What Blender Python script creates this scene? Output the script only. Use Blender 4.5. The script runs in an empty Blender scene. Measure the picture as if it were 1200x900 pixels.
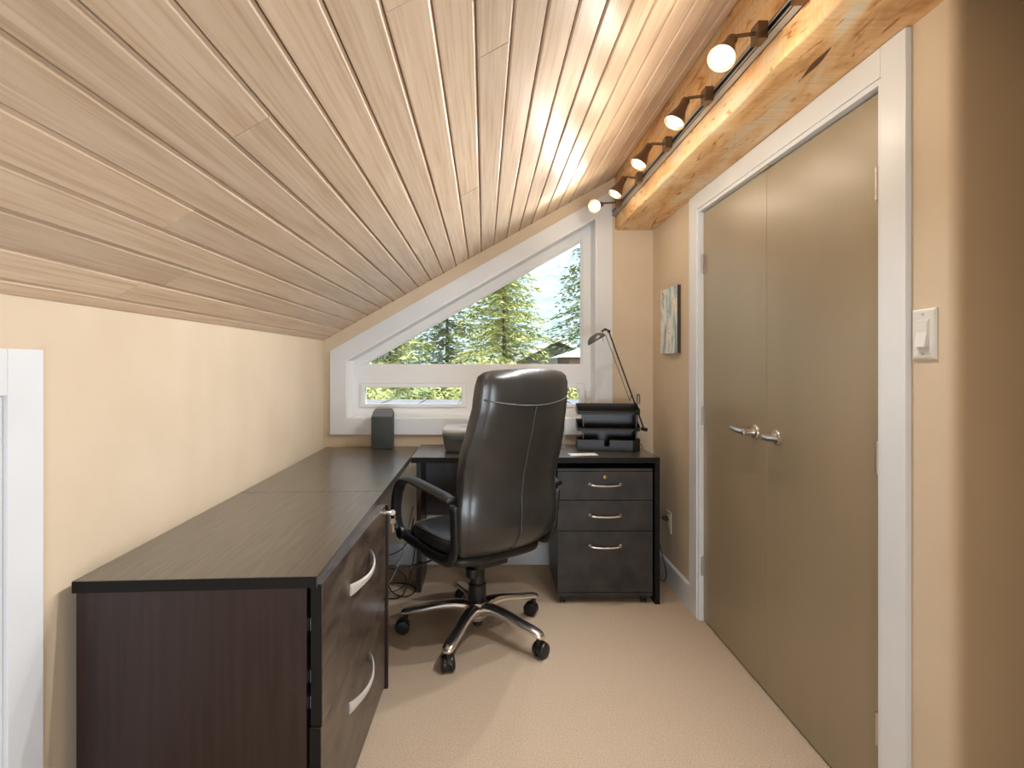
import bpy, bmesh, math, random
from mathutils import Vector, Matrix
random.seed(7)
S = bpy.context.scene
COL = S.collection
PI = math.pi

# ------------------------------------------------------------------ camera
cd = bpy.data.cameras.new('camera')
cam = bpy.data.objects.new('camera', cd)
COL.objects.link(cam)
cam.location = (0, 0, 1.267)
cam.rotation_euler = (PI/2, 0, 0)
cd.sensor_width = 36
cd.lens = 18.99
cd.shift_x = 0.0275
cd.shift_y = -0.02
cd.clip_start = 0.02; cd.clip_end = 800
S.camera = cam

# ------------------------------------------------------------------ sky, sun, exposure
W = bpy.data.worlds.new('sky'); S.world = W; W.use_nodes = True
wn = W.node_tree.nodes; wl = W.node_tree.links
bgn = wn['Background']
sky = wn.new('ShaderNodeTexSky'); sky.sky_type = 'NISHITA'; sky.sun_disc = False
sky.sun_elevation = math.radians(42); sky.sun_rotation = math.radians(200)
sky.air_density = 1.2; sky.dust_density = 2.5; sky.ozone_density = 1.0
wl.new(sky.outputs[0], bgn.inputs['Color'])
bgn.inputs['Strength'].default_value = 0.50

def light(name, kind, loc, power, col, aim=None, **kw):
    d = bpy.data.lights.new(name, kind); d.energy = power; d.color = col
    for k, v in kw.items(): setattr(d, k, v)
    o = bpy.data.objects.new(name, d); COL.objects.link(o); o.location = loc
    if aim is not None:
        o.rotation_euler = (Vector(aim)-Vector(loc)).to_track_quat('-Z', 'Y').to_euler()
    return o
# high sun from the right beyond the window: it reaches the sill, the reveal and the desk edge
light('sun', 'SUN', (9, 10, 22), 7.0, (1, .95, .88), aim=(1.5, 2, 0), angle=.01)
# added fill light behind the camera, aimed up at the ceiling
light('rear_fill', 'AREA', (.33, -1.35, .50), 31, (.80, .90, 1), aim=(-.1, 1.3, 1.9), shape='RECTANGLE', size=1.0, size_y=.8)

vs = S.view_settings
vs.view_transform = 'Standard'; vs.look = 'None'; vs.gamma = 1; vs.use_curve_mapping = False
vs.exposure = 0.38

# ------------------------------------------------------------------ materials
def mat(name, col, rough=.5, metal=0, spec=.5, coat=0, coat_rough=.1):
    m = bpy.data.materials.new(name); m.use_nodes = True
    b = m.node_tree.nodes['Principled BSDF']
    b.inputs['Base Color'].default_value = (*col, 1)
    b.inputs['Roughness'].default_value = rough
    b.inputs['Metallic'].default_value = metal
    b.inputs['Specular IOR Level'].default_value = spec
    b.inputs['Coat Weight'].default_value = coat
    b.inputs['Coat Roughness'].default_value = coat_rough
    return m
def nodes(m): return m.node_tree.nodes, m.node_tree.links, m.node_tree.nodes['Principled BSDF']
def noise_var(m, c1, c2, scale=(1, 1, 1), nscale=5, detail=4, bump=0, bscale=None, lo=.35, hi=.65, rvar=None, rnd=0, distort=0, grain=None):
    """colour from a noise in object space, optional fine bump and per-object tone"""
    n, l, b = nodes(m)
    tc = n.new('ShaderNodeTexCoord'); mp = n.new('ShaderNodeMapping'); mp.inputs['Scale'].default_value = scale
    l.new(tc.outputs['Object'], mp.inputs['Vector'])
    vec = mp.outputs[0]
    if rnd:
        oi = n.new('ShaderNodeObjectInfo'); mu = n.new('ShaderNodeVectorMath'); mu.operation = 'SCALE'
        mu.inputs[0].default_value = (17, 31, 23); l.new(oi.outputs['Random'], mu.inputs['Scale'])
        ad = n.new('ShaderNodeVectorMath'); l.new(vec, ad.inputs[0]); l.new(mu.outputs[0], ad.inputs[1]); vec = ad.outputs[0]
    ns = n.new('ShaderNodeTexNoise'); ns.inputs['Scale'].default_value = nscale; ns.inputs['Detail'].default_value = detail
    ns.inputs['Distortion'].default_value = distort
    l.new(vec, ns.inputs['Vector'])
    cr = n.new('ShaderNodeValToRGB'); e = cr.color_ramp.elements
    e[0].position = lo; e[0].color = (*c1, 1); e[1].position = hi; e[1].color = (*c2, 1)
    l.new(ns.outputs['Fac'], cr.inputs[0])
    out = cr.outputs[0]
    if rnd:
        hs = n.new('ShaderNodeHueSaturation')
        mr = n.new('ShaderNodeMapRange'); mr.inputs['To Min'].default_value = 1-rnd; mr.inputs['To Max'].default_value = 1+rnd
        l.new(oi.outputs['Random'], mr.inputs['Value']); l.new(mr.outputs[0], hs.inputs['Value']); l.new(out, hs.inputs['Color']); out = hs.outputs[0]
    if grain:
        m2 = n.new('ShaderNodeMapping'); m2.inputs['Scale'].default_value = grain; l.new(vec, m2.inputs['Vector'])
        g2 = n.new('ShaderNodeTexNoise'); g2.inputs['Scale'].default_value = 9; g2.inputs['Detail'].default_value = 5; g2.inputs['Distortion'].default_value = .3
        l.new(m2.outputs[0], g2.inputs['Vector'])
        r2 = n.new('ShaderNodeValToRGB'); e2 = r2.color_ramp.elements
        e2[0].position = .34; e2[0].color = (.80, .74, .68, 1); e2[1].position = .52; e2[1].color = (1, 1, 1, 1)
        l.new(g2.outputs['Fac'], r2.inputs[0])
        mm = n.new('ShaderNodeMix'); mm.data_type = 'RGBA'; mm.blend_type = 'MULTIPLY'; mm.inputs[0].default_value = .75
        l.new(out, mm.inputs[6]); l.new(r2.outputs[0], mm.inputs[7]); out = mm.outputs[2]
    l.new(out, b.inputs['Base Color'])
    if bump:
        n2 = n.new('ShaderNodeTexNoise'); n2.inputs['Scale'].default_value = bscale or nscale; n2.inputs['Detail'].default_value = 3
        l.new(vec, n2.inputs['Vector'])
        bp = n.new('ShaderNodeBump'); bp.inputs['Strength'].default_value = bump; bp.inputs['Distance'].default_value = .004
        l.new(n2.outputs['Fac'], bp.inputs['Height']); l.new(bp.outputs[0], b.inputs['Normal'])
    return m

M = {}
M['wall'] = noise_var(mat('wall_paint', (.66, .52, .36), .6, spec=.3), (.675, .56, .415), (.715, .60, .455), nscale=3, bump=.03, bscale=300)
M['wall_dark'] = M['wall']
M['white'] = noise_var(mat('white_trim_paint', (.72, .72, .71), .35), (.75, .785, .83), (.79, .82, .86), nscale=4)
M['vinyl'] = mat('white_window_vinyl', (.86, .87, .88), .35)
M['carpet'] = noise_var(mat('beige_loop_carpet', (.5, .4, .3), .95, spec=.1), (.47, .365, .265), (.70, .575, .445), nscale=230, detail=3, bump=1.0, bscale=300, lo=.3, hi=.7)
M['plank'] = noise_var(mat('whitewashed_cedar', (.6, .45, .33), .42, spec=.4), (.68, .505, .35), (.84, .68, .52), scale=(7, .35, 7), nscale=5, detail=9, bump=.08, bscale=18, lo=.25, hi=.75, rnd=.13, distort=.5, grain=(2.2, .9, 2.2))
M['ceil_back'] = mat('dark_ceiling_backing', (.20, .13, .08), .8)
M['beam'] = mat('rough_sawn_fir', (.66, .40, .18), .65)
def beam_mat():
    m = M['beam']; n, l, b = nodes(m)
    tc = n.new('ShaderNodeTexCoord')
    def ns(sc, s, d, dist=0):
        mp = n.new('ShaderNodeMapping'); mp.inputs['Scale'].default_value = sc; l.new(tc.outputs['Object'], mp.inputs['Vector'])
        t = n.new('ShaderNodeTexNoise'); t.inputs['Scale'].default_value = s; t.inputs['Detail'].default_value = d; t.inputs['Distortion'].default_value = dist
        l.new(mp.outputs[0], t.inputs['Vector']); return t.outputs['Fac']
    def ramp(f, stops):
        r = n.new('ShaderNodeValToRGB'); e = r.color_ramp.elements
        e[0].position, e[0].color = stops[0][0], (*stops[0][1], 1); e[1].position, e[1].color = stops[-1][0], (*stops[-1][1], 1)
        for p, c in stops[1:-1]:
            q = e.new(p); q.color = (*c, 1)
        l.new(f, r.inputs[0]); return r.outputs[0]
    base = ramp(ns((5, 1.2, 5), 2.2, 6, 1.2), [(.3, (.62, .32, .12)), (.44, (.84, .50, .22)), (.56, (.88, .62, .34)), (.7, (.84, .70, .52))])
    fleck = ramp(ns((14, 3, 14), 4, 6, .8), [(.30, (.50, .24, .09)), (.40, (1, 1, 1)), (1, (1, 1, 1))])
    saw = ramp(ns((2, 40, 2), 3, 2), [(.3, (.86, .84, .8)), (.6, (1, 1, 1))])
    x = n.new('ShaderNodeMix'); x.data_type = 'RGBA'; x.blend_type = 'MULTIPLY'; x.inputs[0].default_value = .8
    l.new(base, x.inputs[6]); l.new(fleck, x.inputs[7])
    y = n.new('ShaderNodeMix'); y.data_type = 'RGBA'; y.blend_type = 'MULTIPLY'; y.inputs[0].default_value = .8
    l.new(x.outputs[2], y.inputs[6]); l.new(saw, y.inputs[7]); l.new(y.outputs[2], b.inputs['Base Color'])
    bp = n.new('ShaderNodeBump'); bp.inputs['Strength'].default_value = .5; bp.inputs['Distance'].default_value = .004
    l.new(ns((3, 45, 3), 5, 4), bp.inputs['Height']); l.new(bp.outputs[0], b.inputs['Normal'])
beam_mat()
M['door'] = noise_var(mat('taupe_satin_door', (.30, .24, .155), .35, spec=.5), (.31, .25, .165), (.35, .285, .19), scale=(1, 1, .25), nscale=2.2, bump=.03, bscale=60)
M['gap'] = mat('dark_gap', (.02, .018, .015), .9)
M['dark_wood'] = noise_var(mat('espresso_laminate', (.03, .018, .014), .34), (.018, .008, .007), (.030, .014, .012), scale=(14, 14, .8), nscale=4, detail=6)
M['dark_top'] = noise_var(mat('espresso_desktop', (.05, .04, .03), .24, spec=.9, coat=.35, coat_rough=.3), (.060, .048, .036), (.082, .068, .051), scale=(26, 1.2, 3), nscale=4, detail=6, rvar=1)
M['edge_black'] = mat('black_edge_band', (.008, .007, .006), .5, spec=.2)
M['drawer'] = noise_var(mat('scuffed_espresso_drawer', (.07, .05, .04), .30, spec=.6), (.035, .023, .018), (.10, .075, .055), scale=(3, 3, 9), nscale=3, detail=8)
M['ped'] = noise_var(mat('worn_brown_black_drawer', (.05, .04, .035), .45), (.014, .012, .010), (.040, .032, .027), scale=(3, 3, 3), nscale=3.5, detail=8)
M['leather'] = noise_var(mat('black_leather', (.03, .028, .025), .29, spec=.8), (.022, .022, .022), (.034, .034, .033), nscale=6, bump=.08, bscale=220)
M['stitch'] = mat('grey_leather_piping', (.085, .085, .08), .4)
M['blk'] = mat('black_plastic', (.010, .010, .010), .35)
M['blk_soft'] = mat('soft_black_plastic', (.013, .013, .013), .42)
M['chrome'] = mat('polished_aluminium', (.88, .87, .85), .24, metal=1)
M['nickel'] = mat('satin_nickel', (.62, .57, .50), .28, metal=1)
M['steel'] = mat('brushed_steel', (.46, .46, .455), .40, metal=.35)
M['bronze'] = mat('brown_nickel_fitting', (.21, .15, .10), .40, metal=1)
M['brass'] = mat('antique_brass', (.42, .30, .14), .35, metal=1)
M['silver'] = mat('silver_painted_handle', (.66, .64, .62), .35, metal=.4)
M['speaker'] = mat('slate_speaker_cloth', (.045, .055, .058), .6)
M['spk_top'] = mat('gloss_grey_speaker_top', (.16, .16, .165), .18)
M['print_l'] = mat('light_grey_plastic', (.50, .50, .49), .35)
M['print_d'] = mat('dark_grey_plastic', (.085, .085, .082), .4)
M['paper'] = mat('white_paper', (.82, .82, .80), .7)
M['lampgrey'] = mat('grey_metal_lacquer', (.13, .13, .125), .32, metal=.5)
M['plate'] = mat('white_plastic_plate', (.74, .74, .72), .3)
M['ivory'] = mat('ivory_plastic', (.72, .62, .44), .4)
M['canvas_edge'] = mat('dark_canvas_edge', (.05, .04, .025), .7)
M['cable'] = mat('black_cable', (.012, .012, .012), .5)
M['cable_g'] = mat('grey_cable', (.25, .25, .24), .5)

def glass_mat():
    m = bpy.data.materials.new('window_glass'); m.use_nodes = True
    n, l = m.node_tree.nodes, m.node_tree.links
    n.remove(n['Principled BSDF'])
    t = n.new('ShaderNodeBsdfTransparent'); t.inputs[0].default_value = (.96, .98, .975, 1)
    g = n.new('ShaderNodeBsdfGlossy'); g.inputs['Roughness'].default_value = .01
    lw = n.new('ShaderNodeFresnel'); lw.inputs[0].default_value = 1.5
    mx = n.new('ShaderNodeMixShader'); l.new(lw.outputs[0], mx.inputs[0]); l.new(t.outputs[0], mx.inputs[1]); l.new(g.outputs[0], mx.inputs[2])
    l.new(mx.outputs[0], n['Material Output'].inputs[0])
    return m
M['glass'] = glass_mat()
def emit(name, col, s):
    m = bpy.data.materials.new(name); m.use_nodes = True
    b = m.node_tree.nodes['Principled BSDF']; b.inputs['Base Color'].default_value = (.12, .11, .10, 1)
    b.inputs['Emission Color'].default_value = (*col, 1); b.inputs['Emission Strength'].default_value = s
    return m
M['bulb'] = emit('halogen_bulb', (1, .80, .55), 60)
M['bulb_dim'] = emit('halogen_reflector', (1, .90, .76), .7)

def canvas_mat():
    m = mat('abstract_canvas_print', (.7, .75, .78), .6); n, l, b = nodes(m)
    tc = n.new('ShaderNodeTexCoord')
    def r(sc, s, stops, dist=0, const=False):
        mp = n.new('ShaderNodeMapping'); mp.inputs['Scale'].default_value = sc; l.new(tc.outputs['Object'], mp.inputs['Vector'])
        t = n.new('ShaderNodeTexNoise'); t.inputs['Scale'].default_value = s; t.inputs['Detail'].default_value = 3; t.inputs['Distortion'].default_value = dist
        l.new(mp.outputs[0], t.inputs['Vector'])
        q = n.new('ShaderNodeValToRGB'); q.color_ramp.interpolation = 'CONSTANT' if const else 'LINEAR'
        e = q.color_ramp.elements; e[0].position, e[0].color = stops[0][0], (*stops[0][1], 1); e[1].position, e[1].color = stops[-1][0], (*stops[-1][1], 1)
        for p, c in stops[1:-1]:
            z = e.new(p); z.color = (*c, 1)
        l.new(t.outputs['Fac'], q.inputs[0]); return q.outputs[0]
    a = r((1, 8, 2.6), 2.1, [(0, (.22, .30, .38)), (.36, (.42, .55, .62)), (.44, (.66, .78, .80)), (.50, (.88, .87, .80)), (.64, (.50, .62, .70))], .8, True)
    c = r((1, 11, 11), 2.4, [(0, (.12, .12, .16)), (.33, (1, 1, 1)), (1, (1, 1, 1))], 1.2, True)
    x = n.new('ShaderNodeMix'); x.data_type = 'RGBA'; x.blend_type = 'MULTIPLY'; x.inputs[0].default_value = .85
    l.new(a, x.inputs[6]); l.new(c, x.inputs[7]); l.new(x.outputs[2], b.inputs['Base Color'])
    return m
M['canvas'] = canvas_mat()

# ------------------------------------------------------------------ mesh helpers
def obj(name, bm, material, parent=None, smooth=False, sub=0):
    me = bpy.data.meshes.new(name)
    bmesh.ops.recalc_face_normals(bm, faces=bm.faces)
    bm.to_mesh(me); bm.free()
    me.materials.append(M[material] if isinstance(material, str) else material)
    if smooth:
        me.shade_smooth()
        if smooth != 'all':
            try: me.set_sharp_from_angle(angle=math.radians(38))
            except Exception: pass
    o = bpy.data.objects.new(name, me); COL.objects.link(o)
    if parent: o.parent = parent
    if sub:
        md = o.modifiers.new('sub', 'SUBSURF'); md.levels = sub; md.render_levels = sub
    return o
def thing(name, label, cat, loc=(0, 0, 0), rz=0, group=None):
    o = bpy.data.objects.new(name, None); COL.objects.link(o)
    o.empty_display_size = .05
    o.location = loc; o.rotation_euler = (0, 0, rz); o['label'] = label; o['category'] = cat
    if group: o['group'] = group
    return o
def tag(o, label, cat, group=None):
    o['label'] = label; o['category'] = cat
    if group: o['group'] = group
    return o
def struct(o, label=None):
    o['kind'] = 'structure'
    if label: o['label'] = label
    return o
def box(bm, x0, x1, y0, y1, z0, z1, bev=0, seg=2, mtx=None):
    t = bmesh.new()
    vs_ = [t.verts.new((x, y, z)) for x in (x0, x1) for y in (y0, y1) for z in (z0, z1)]
    for f in ((0, 1, 3, 2), (4, 6, 7, 5), (0, 4, 5, 1), (2, 3, 7, 6), (0, 2, 6, 4), (1, 5, 7, 3)):
        t.faces.new([vs_[i] for i in f])
    if bev: bmesh.ops.bevel(t, geom=t.edges[:], offset=bev, segments=seg, profile=.6, affect='EDGES')
    if mtx: bmesh.ops.transform(t, matrix=mtx, verts=t.verts)
    me = bpy.data.meshes.new('t'); t.to_mesh(me); t.free(); bm.from_mesh(me); bpy.data.meshes.remove(me)
    return bm
def B(*a, **k): return box(bmesh.new(), *a, **k)
def loft(bm, rings, cap=True, closed=True):
    R = [[bm.verts.new(p) for p in r] for r in rings]
    n = len(R[0])
    for a, b in zip(R, R[1:]):
        for i in range(n if closed else n-1):
            j = (i+1) % n
            bm.faces.new((a[i], a[j], b[j], b[i]))
    if cap:
        bm.faces.new(R[0][::-1]); bm.faces.new(R[-1])
    return bm
def frames(pts):
    P = [Vector(p) for p in pts]; out = []; up = Vector((0, 0, 1)); prev = None
    for i in range(len(P)):
        t = (P[min(i+1, len(P)-1)]-P[max(i-1, 0)]).normalized()
        if prev is None:
            a = up if abs(t.z) < .95 else Vector((1, 0, 0))
            n = (a - t*a.dot(t)).normalized()
        else:
            n = (prev - t*prev.dot(t)).normalized()
        prev = n; out.append((P[i], t, n, t.cross(n)))
    return out
def tube(bm, pts, r, n=8, ry=None):
    """r along the 'up' normal, ry sideways; either may be a list"""
    rings = []
    L = len(pts)
    for i, (p, t, nn, bb) in enumerate(frames(pts)):
        a = r[i] if isinstance(r, (list, tuple)) else r
        b = a if ry is None else (ry[i] if isinstance(ry, (list, tuple)) else ry)
        rings.append([p + nn*a*math.cos(2*PI*k/n) + bb*b*math.sin(2*PI*k/n) for k in range(n)])
    return loft(bm, rings)
def lathe(bm, prof, n=24, mtx=Matrix(), cap=True):
    rings = [[mtx @ Vector((r*math.cos(2*PI*k/n), r*math.sin(2*PI*k/n), z)) for k in range(n)] for r, z in prof]
    return loft(bm, rings, cap)
def prism(bm, poly, axis, a, b):
    """poly: 2-D points in the plane across the axis"""
    def P(u, v, w): return {'x': (w, u, v), 'y': (u, w, v), 'z': (u, v, w)}[axis]
    return loft(bm, [[P(u, v, a) for u, v in poly], [P(u, v, b) for u, v in poly]])
def catmull(pts, k=6):
    P = [Vector(p) for p in pts]; P = [P[0]*2-P[1]] + P + [P[-1]*2-P[-2]]; out = []
    for i in range(1, len(P)-2):
        for j in range(k):
            t = j/k; a, b, c, d = P[i-1:i+3]
            out.append(.5*((2*b)+(c-a)*t+(2*a-5*b+4*c-d)*t*t+(3*b-a-3*c+d)*t**3))
    out.append(P[-2]); return out
def interp(tab, x):
    if x <= tab[0][0]: return tab[0][1]
    for (a, u), (b, v) in zip(tab, tab[1:]):
        if x <= b:
            t = (x-a)/(b-a); t = t*t*(3-2*t)*.5 + t*.5
            return u+(v-u)*t
    return tab[-1][1]
def axis_mtx(p, d):
    return Matrix.Translation(Vector(p)) @ Vector(d).normalized().to_track_quat('Z', 'Y').to_matrix().to_4x4()
def copy_tree(o, parent=None):
    c = o.copy(); COL.objects.link(c)
    if parent: c.parent = parent
    for ch in list(o.children): copy_tree(ch, c)
    return c

# ================================================================== THE ROOM
XL, XR, YF, YB = -1.0145, 1.07, 3.416, -1.6          # left wall, right wall, far wall, back wall
Z0, SL = 1.413, .56                                    # ceiling height over the left wall, slope
def cz(x): return Z0 + SL*(x-XL)

struct(obj('floor', B(XL-.1, 2.4, YB-.1, YF+.1, -.1, 0), 'carpet'))
struct(obj('wall_left', B(XL-.12, XL, YB, YF+.2, 0, Z0+.02), 'wall'))
struct(obj('wall_back', prism(bmesh.new(), [(XL-.1, 0), (2.4, 0), (2.4, cz(2.4)), (XL-.1, cz(XL-.1))], 'y', YB-.1, YB), 'wall'))
struct(obj('blocker_wall', B(.935, 2.3, .82, .92, 0, 2.5), 'wall'))  # unseen wall, added to keep the rear fill off the near wall
struct(obj('wall_side', B(2.3, 2.4, YB, 1.3, 0, cz(2.4)), 'wall'))
# far wall, built round the window opening
OX0, OX1, OZ0, OZL, OZR = -.8675, .712, .9196, 1.289, 2.194
bm = bmesh.new()
prism(bm, [(XL, 0), (OX0, 0), (OX0, cz(OX0)), (XL, cz(XL))], 'y', YF, YF+.2)
prism(bm, [(OX1, 0), (XR+.25, 0), (XR+.25, cz(XR+.25)), (OX1, cz(OX1))], 'y', YF, YF+.2)
prism(bm, [(OX0, 0), (OX1, 0), (OX1, OZ0), (OX0, OZ0)], 'y', YF, YF+.2)
prism(bm, [(OX0, OZL), (OX1, OZR), (OX1, cz(OX1)), (OX0, cz(OX0))], 'y', YF, YF+.2)
struct(obj('wall_far', bm, 'wall'))
# right wall with the closet opening
DY0, DY1, DZ = 1.445, 2.68, 2.035
YN = 1.225                                             # near end of the right wall
bm = bmesh.new()
box(bm, XR, XR+.12, DY1, YF+.1, 0, 2.62)
box(bm, XR, XR+.12, DY0, DY1, DZ, 2.62)
struct(obj('wall_right', bm, 'wall'))
# rounded (bullnose) corner turning into the near wall
r = .026; poly = [(XR, DY0), (XR+.12, DY0), (2.35, DY0), (2.35, YN)]
arc = [(XR+r-r*math.sin(a), YN+r-r*math.cos(a)) for a in [PI/2*k/8 for k in range(9)]]
poly = [(XR, DY0), (2.35, DY0), (2.35, YN)] + arc
bm = bmesh.new(); loft(bm, [[(x, y, 0) for x, y in poly], [(x, y, 3.1) for x, y in poly]])
struct(obj('wall_near', bm, 'wall', smooth=True))

# ceiling: a backing slab over which each cedar board is its own piece
bm = bmesh.new()
prism(bm, [(XL-.15, cz(XL-.15)+.022), (2.4, cz(2.4)+.022), (2.4, cz(2.4)+.14), (XL-.15, cz(XL-.15)+.14)], 'y', YB-.1, YF+.30)
ceil = struct(obj('ceiling', bm, 'ceil_back'))
ang = math.atan(SL); pitch = .0797
edges = [XL] + [-.970+pitch*k for k in range(23)] + [.832]
joints = {0: [2.19], 1: [1.42], 2: [1.5], 3: [.35], 4: [1.228], 5: [.1], 7: [1.055], 8: [.35], 9: [2.62], 11: [.955], 12: [2.145], 13: [1.253], 14: [.3], 16: [.8], 17: [2.9], 19: [1.1], 20: [2.5], 23: [1.877]}
def plank(x0, x1, y0, y1):
    """board section: flat face, an eased edge low-side and a stepped lip on the high side"""
    g = .0011; lip = .010; bm_ = bmesh.new()
    L = (x1-x0)/math.cos(ang)
    prof = [(g, .0235), (g, .0035), (g+.003, 0), (L-lip, 0), (L-.0020, .0055), (L-g, .0075), (L-g, .0235)]
    dz = random.uniform(-.0004, .0006)
    c, s = math.cos(ang), math.sin(ang)
    def P(u, v, y):
        v += dz
        return (x0 + u*c - v*s, y, cz(x0) + u*s + v*c)
    e = .0009
    ys = [y0+.0011, y0+.003, y1-.003, y1-.0011]
    rings = []
    for i, y in enumerate(ys):
        rings.append([P(u, v + (e if i in (0, 3) and v < .02 else 0), y) for u, v in prof])
    return loft(bm_, rings)
for i, (a, b) in enumerate(zip(edges, edges[1:])):
    ys = [YB] + joints.get(i, []) + [YF]
    for y0, y1 in zip(ys, ys[1:]):
        obj('plank', plank(a, b, y0, y1), 'plank', ceil)

# heavy fir beam along the top of the right wall
def beam():
    bm_ = bmesh.new(); x0, x1, z0 = .830, 1.0695, 2.110
    N = 60; rings = []; rnd = random.Random(3)
    wx = [rnd.uniform(-.002, .002) for _ in range(N+1)]; wz = [rnd.uniform(-.002, .002) for _ in range(N+1)]
    for k in range(N+1):
        y = YB + (YF-YB)*k/N
        a, c = wx[k], wz[k]
        rings.append([(x1, y, z0+.0005), (.95, y, z0+c*.4), (x0+.010, y, z0+c), (x0+.003+a, y, z0+.004+c), (x0+a, y, z0+.012), (x0+a*.5, y, z0+.2), (x0, y, cz(x0)+.012), (x1, y, cz(x1)+.012)])
    return loft(bm_, rings)
bo = obj('roof_beam', beam(), 'beam', smooth=True)
struct(bo, 'rough sawn fir beam running over the closet doors')
bm = bmesh.new()                                       # drying checks and a knot hole, cut as thin sunk lenses
def lens(bm_, pts, w, up):
    L = []
    for i, p in enumerate(pts):
        t = i/(len(pts)-1); q = w*math.sin(PI*min(max(t, .04), .96)); L.append((p, q))
    for s in (0,):
        rings = [[(p[0]-q, p[1], p[2]), (p[0], p[1], p[2]-.0006), (p[0]+q, p[1], p[2]), (p[0], p[1], p[2]+.004)] for p, q in L]
        loft(bm_, rings)
lens(bm, [(.925+.002*k, 1.44+.022*k, 2.1088) for k in range(8)], .010, 1)
obj('knot', bm, mat('dark_knot', (.16, .06, .02), .7), bo)
bm = bmesh.new()
lens(bm, [(1.045-.006*k+.002*math.sin(k*2), 3.38-.035*k, 2.1088) for k in range(9)], .0022, 1)
obj('crack', bm, 'gap', bo)

# baseboards
def bboard(bm_): return bm_
bm = bmesh.new(); box(bm, XL, XR, YF-.015, YF, 0, .128, .002)
struct(obj('baseboard_far', bm, 'white'))
bm = bmesh.new(); prism(bm, [(XR, 0), (XR-.015, 0), (XR-.015, .121), (XR-.011, .128), (XR, .128)], 'y', 2.776, YF-.015)
struct(obj('baseboard_right', bm, 'white'))
bm = bmesh.new(); box(bm, XL, XL+.015, 1.2255, YF-.015, 0, .128, .002)
struct(obj('baseboard_left', bm, 'white'))

# ------------------------------------------------------------------ window
win = bpy.data.objects.new('window_1', None); COL.objects.link(win); win.location = (0, YF, .9); struct(win, 'white trapezoid window under the sloped plank ceiling')
def wobj(name, bm_, m, parent=None, smooth=False):
    o = obj(name, bm_, m, parent or win, smooth)
    if (parent or win) is win: o.matrix_parent_inverse = Matrix.Translation((0, -YF, -.9))
    else: o.matrix_parent_inverse = Matrix()
    return o
CX0, CX1, CZ0, CZL, CZR = -.967, .809, .8197, 1.3465, 2.354
IX0, IX1, IZ0 = OX0-.0, OX1+.0, OZ0
e = .004
def ol(x): return OZL + (OZR-OZL)/(OX1-OX0)*(x-OX0)
y0, y1 = YF-.018, YF
for poly in ([(CX0, CZ0), (IX0, IZ0), (IX0, OZL), (CX0, CZL)], [(CX0, CZL), (IX0, OZL), (IX1, OZR), (CX1, CZR)],
             [(IX1, OZR), (IX1, IZ0), (CX1, CZ0), (CX1, CZR)], [(CX0, CZ0), (CX1, CZ0), (IX1, IZ0), (IX0, IZ0)]):
    wobj('casing', prism(bmesh.new(), poly, 'y', y0, y1), 'white')
# reveal (jamb liner): brightness of daylight put into its whiter colour
FY = 3.56; t = .012
bm = bmesh.new()
def band(bm_, o, i, ya, yb):
    n = len(o)
    for k in range(n):
        j = (k+1) % n
        prism(bm_, [o[k], o[j], i[j], i[k]], 'y', ya, yb)
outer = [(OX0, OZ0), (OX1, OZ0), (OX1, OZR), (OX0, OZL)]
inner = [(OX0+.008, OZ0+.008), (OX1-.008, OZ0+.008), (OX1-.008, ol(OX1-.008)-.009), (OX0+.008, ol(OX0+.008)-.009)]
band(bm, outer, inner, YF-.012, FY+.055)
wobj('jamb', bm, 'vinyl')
# vinyl frame
gx0, gx1, gz0, gz1 = -.8127, .652, 1.2535, 2.094
bm = bmesh.new()
I = inner
top = [(I[3][0], 1.2535), (gx0, gz0), (gx1, gz0), (gx1, gz1)]
prism(bm, [(I[3][0], gz0), I[3], I[2], (gx1, gz1), (gx0, gz0)], 'y', FY, FY+.05)
prism(bm, [(gx1, gz0), (gx1, gz1), I[2], (I[1][0], gz0)], 'y', FY, FY+.05)
box(bm, I[0][0], I[1][0], FY, FY+.05, 1.136, gz0)
box(bm, I[0][0], -.817, FY, FY+.05, I[0][1], 1.136)
box(bm, .664, I[1][0], FY, FY+.05, I[0][1], 1.136)
box(bm, -.114, -.039, FY, FY+.05, .9746, 1.136)
box(bm, -.817, .664, FY, FY+.05, I[0][1], .9746)
wobj('frame', bm, 'vinyl')
# glazing bead and fixed pane
bm = bmesh.new(); q = .010
o_ = [(gx0, gz0), (gx1, gz0), (gx1, gz1)]
i_ = [(gx0+.034, gz0+q), (gx1-q, gz0+q), (gx1-q, gz1-.026)]
band(bm, o_, i_, FY+.014, FY+.048)
wobj('glazing_bead', bm, 'vinyl')
wobj('pane', prism(bmesh.new(), i_, 'y', FY+.036, FY+.040), 'glass')
# two awning sashes
for (a, b, lab) in ((-.817, -.114, 0), (-.039, .664, 1)):
    bm = bmesh.new()
    o_ = [(a+.002, .9766), (b-.002, .9766), (b-.002, 1.134), (a+.002, 1.134)]
    m_ = [(a+.010, .984), (b-.010, .984), (b-.010, 1.1265), (a+.010, 1.1265)]
    i_ = [(a+.034, 1.001), (b-.034, 1.001), (b-.034, 1.1095), (a+.034, 1.1095)]
    band(bm, o_, m_, FY-.004, FY+.04); band(bm, m_, i_, FY-.012, FY+.04)
    sa = wobj('sash', bm, 'vinyl')
    g = obj('pane', prism(bmesh.new(), i_, 'y', FY+.018, FY+.022), 'glass', sa)
    h = B(b-.030, b-.022, FY-.022, FY-.012, 1.03, 1.085, .003) if lab == 0 else B(b+.006, b+.016, FY-.022, FY-.0005, 1.02, 1.09, .004)
    obj('latch', h, 'vinyl', sa)

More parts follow.
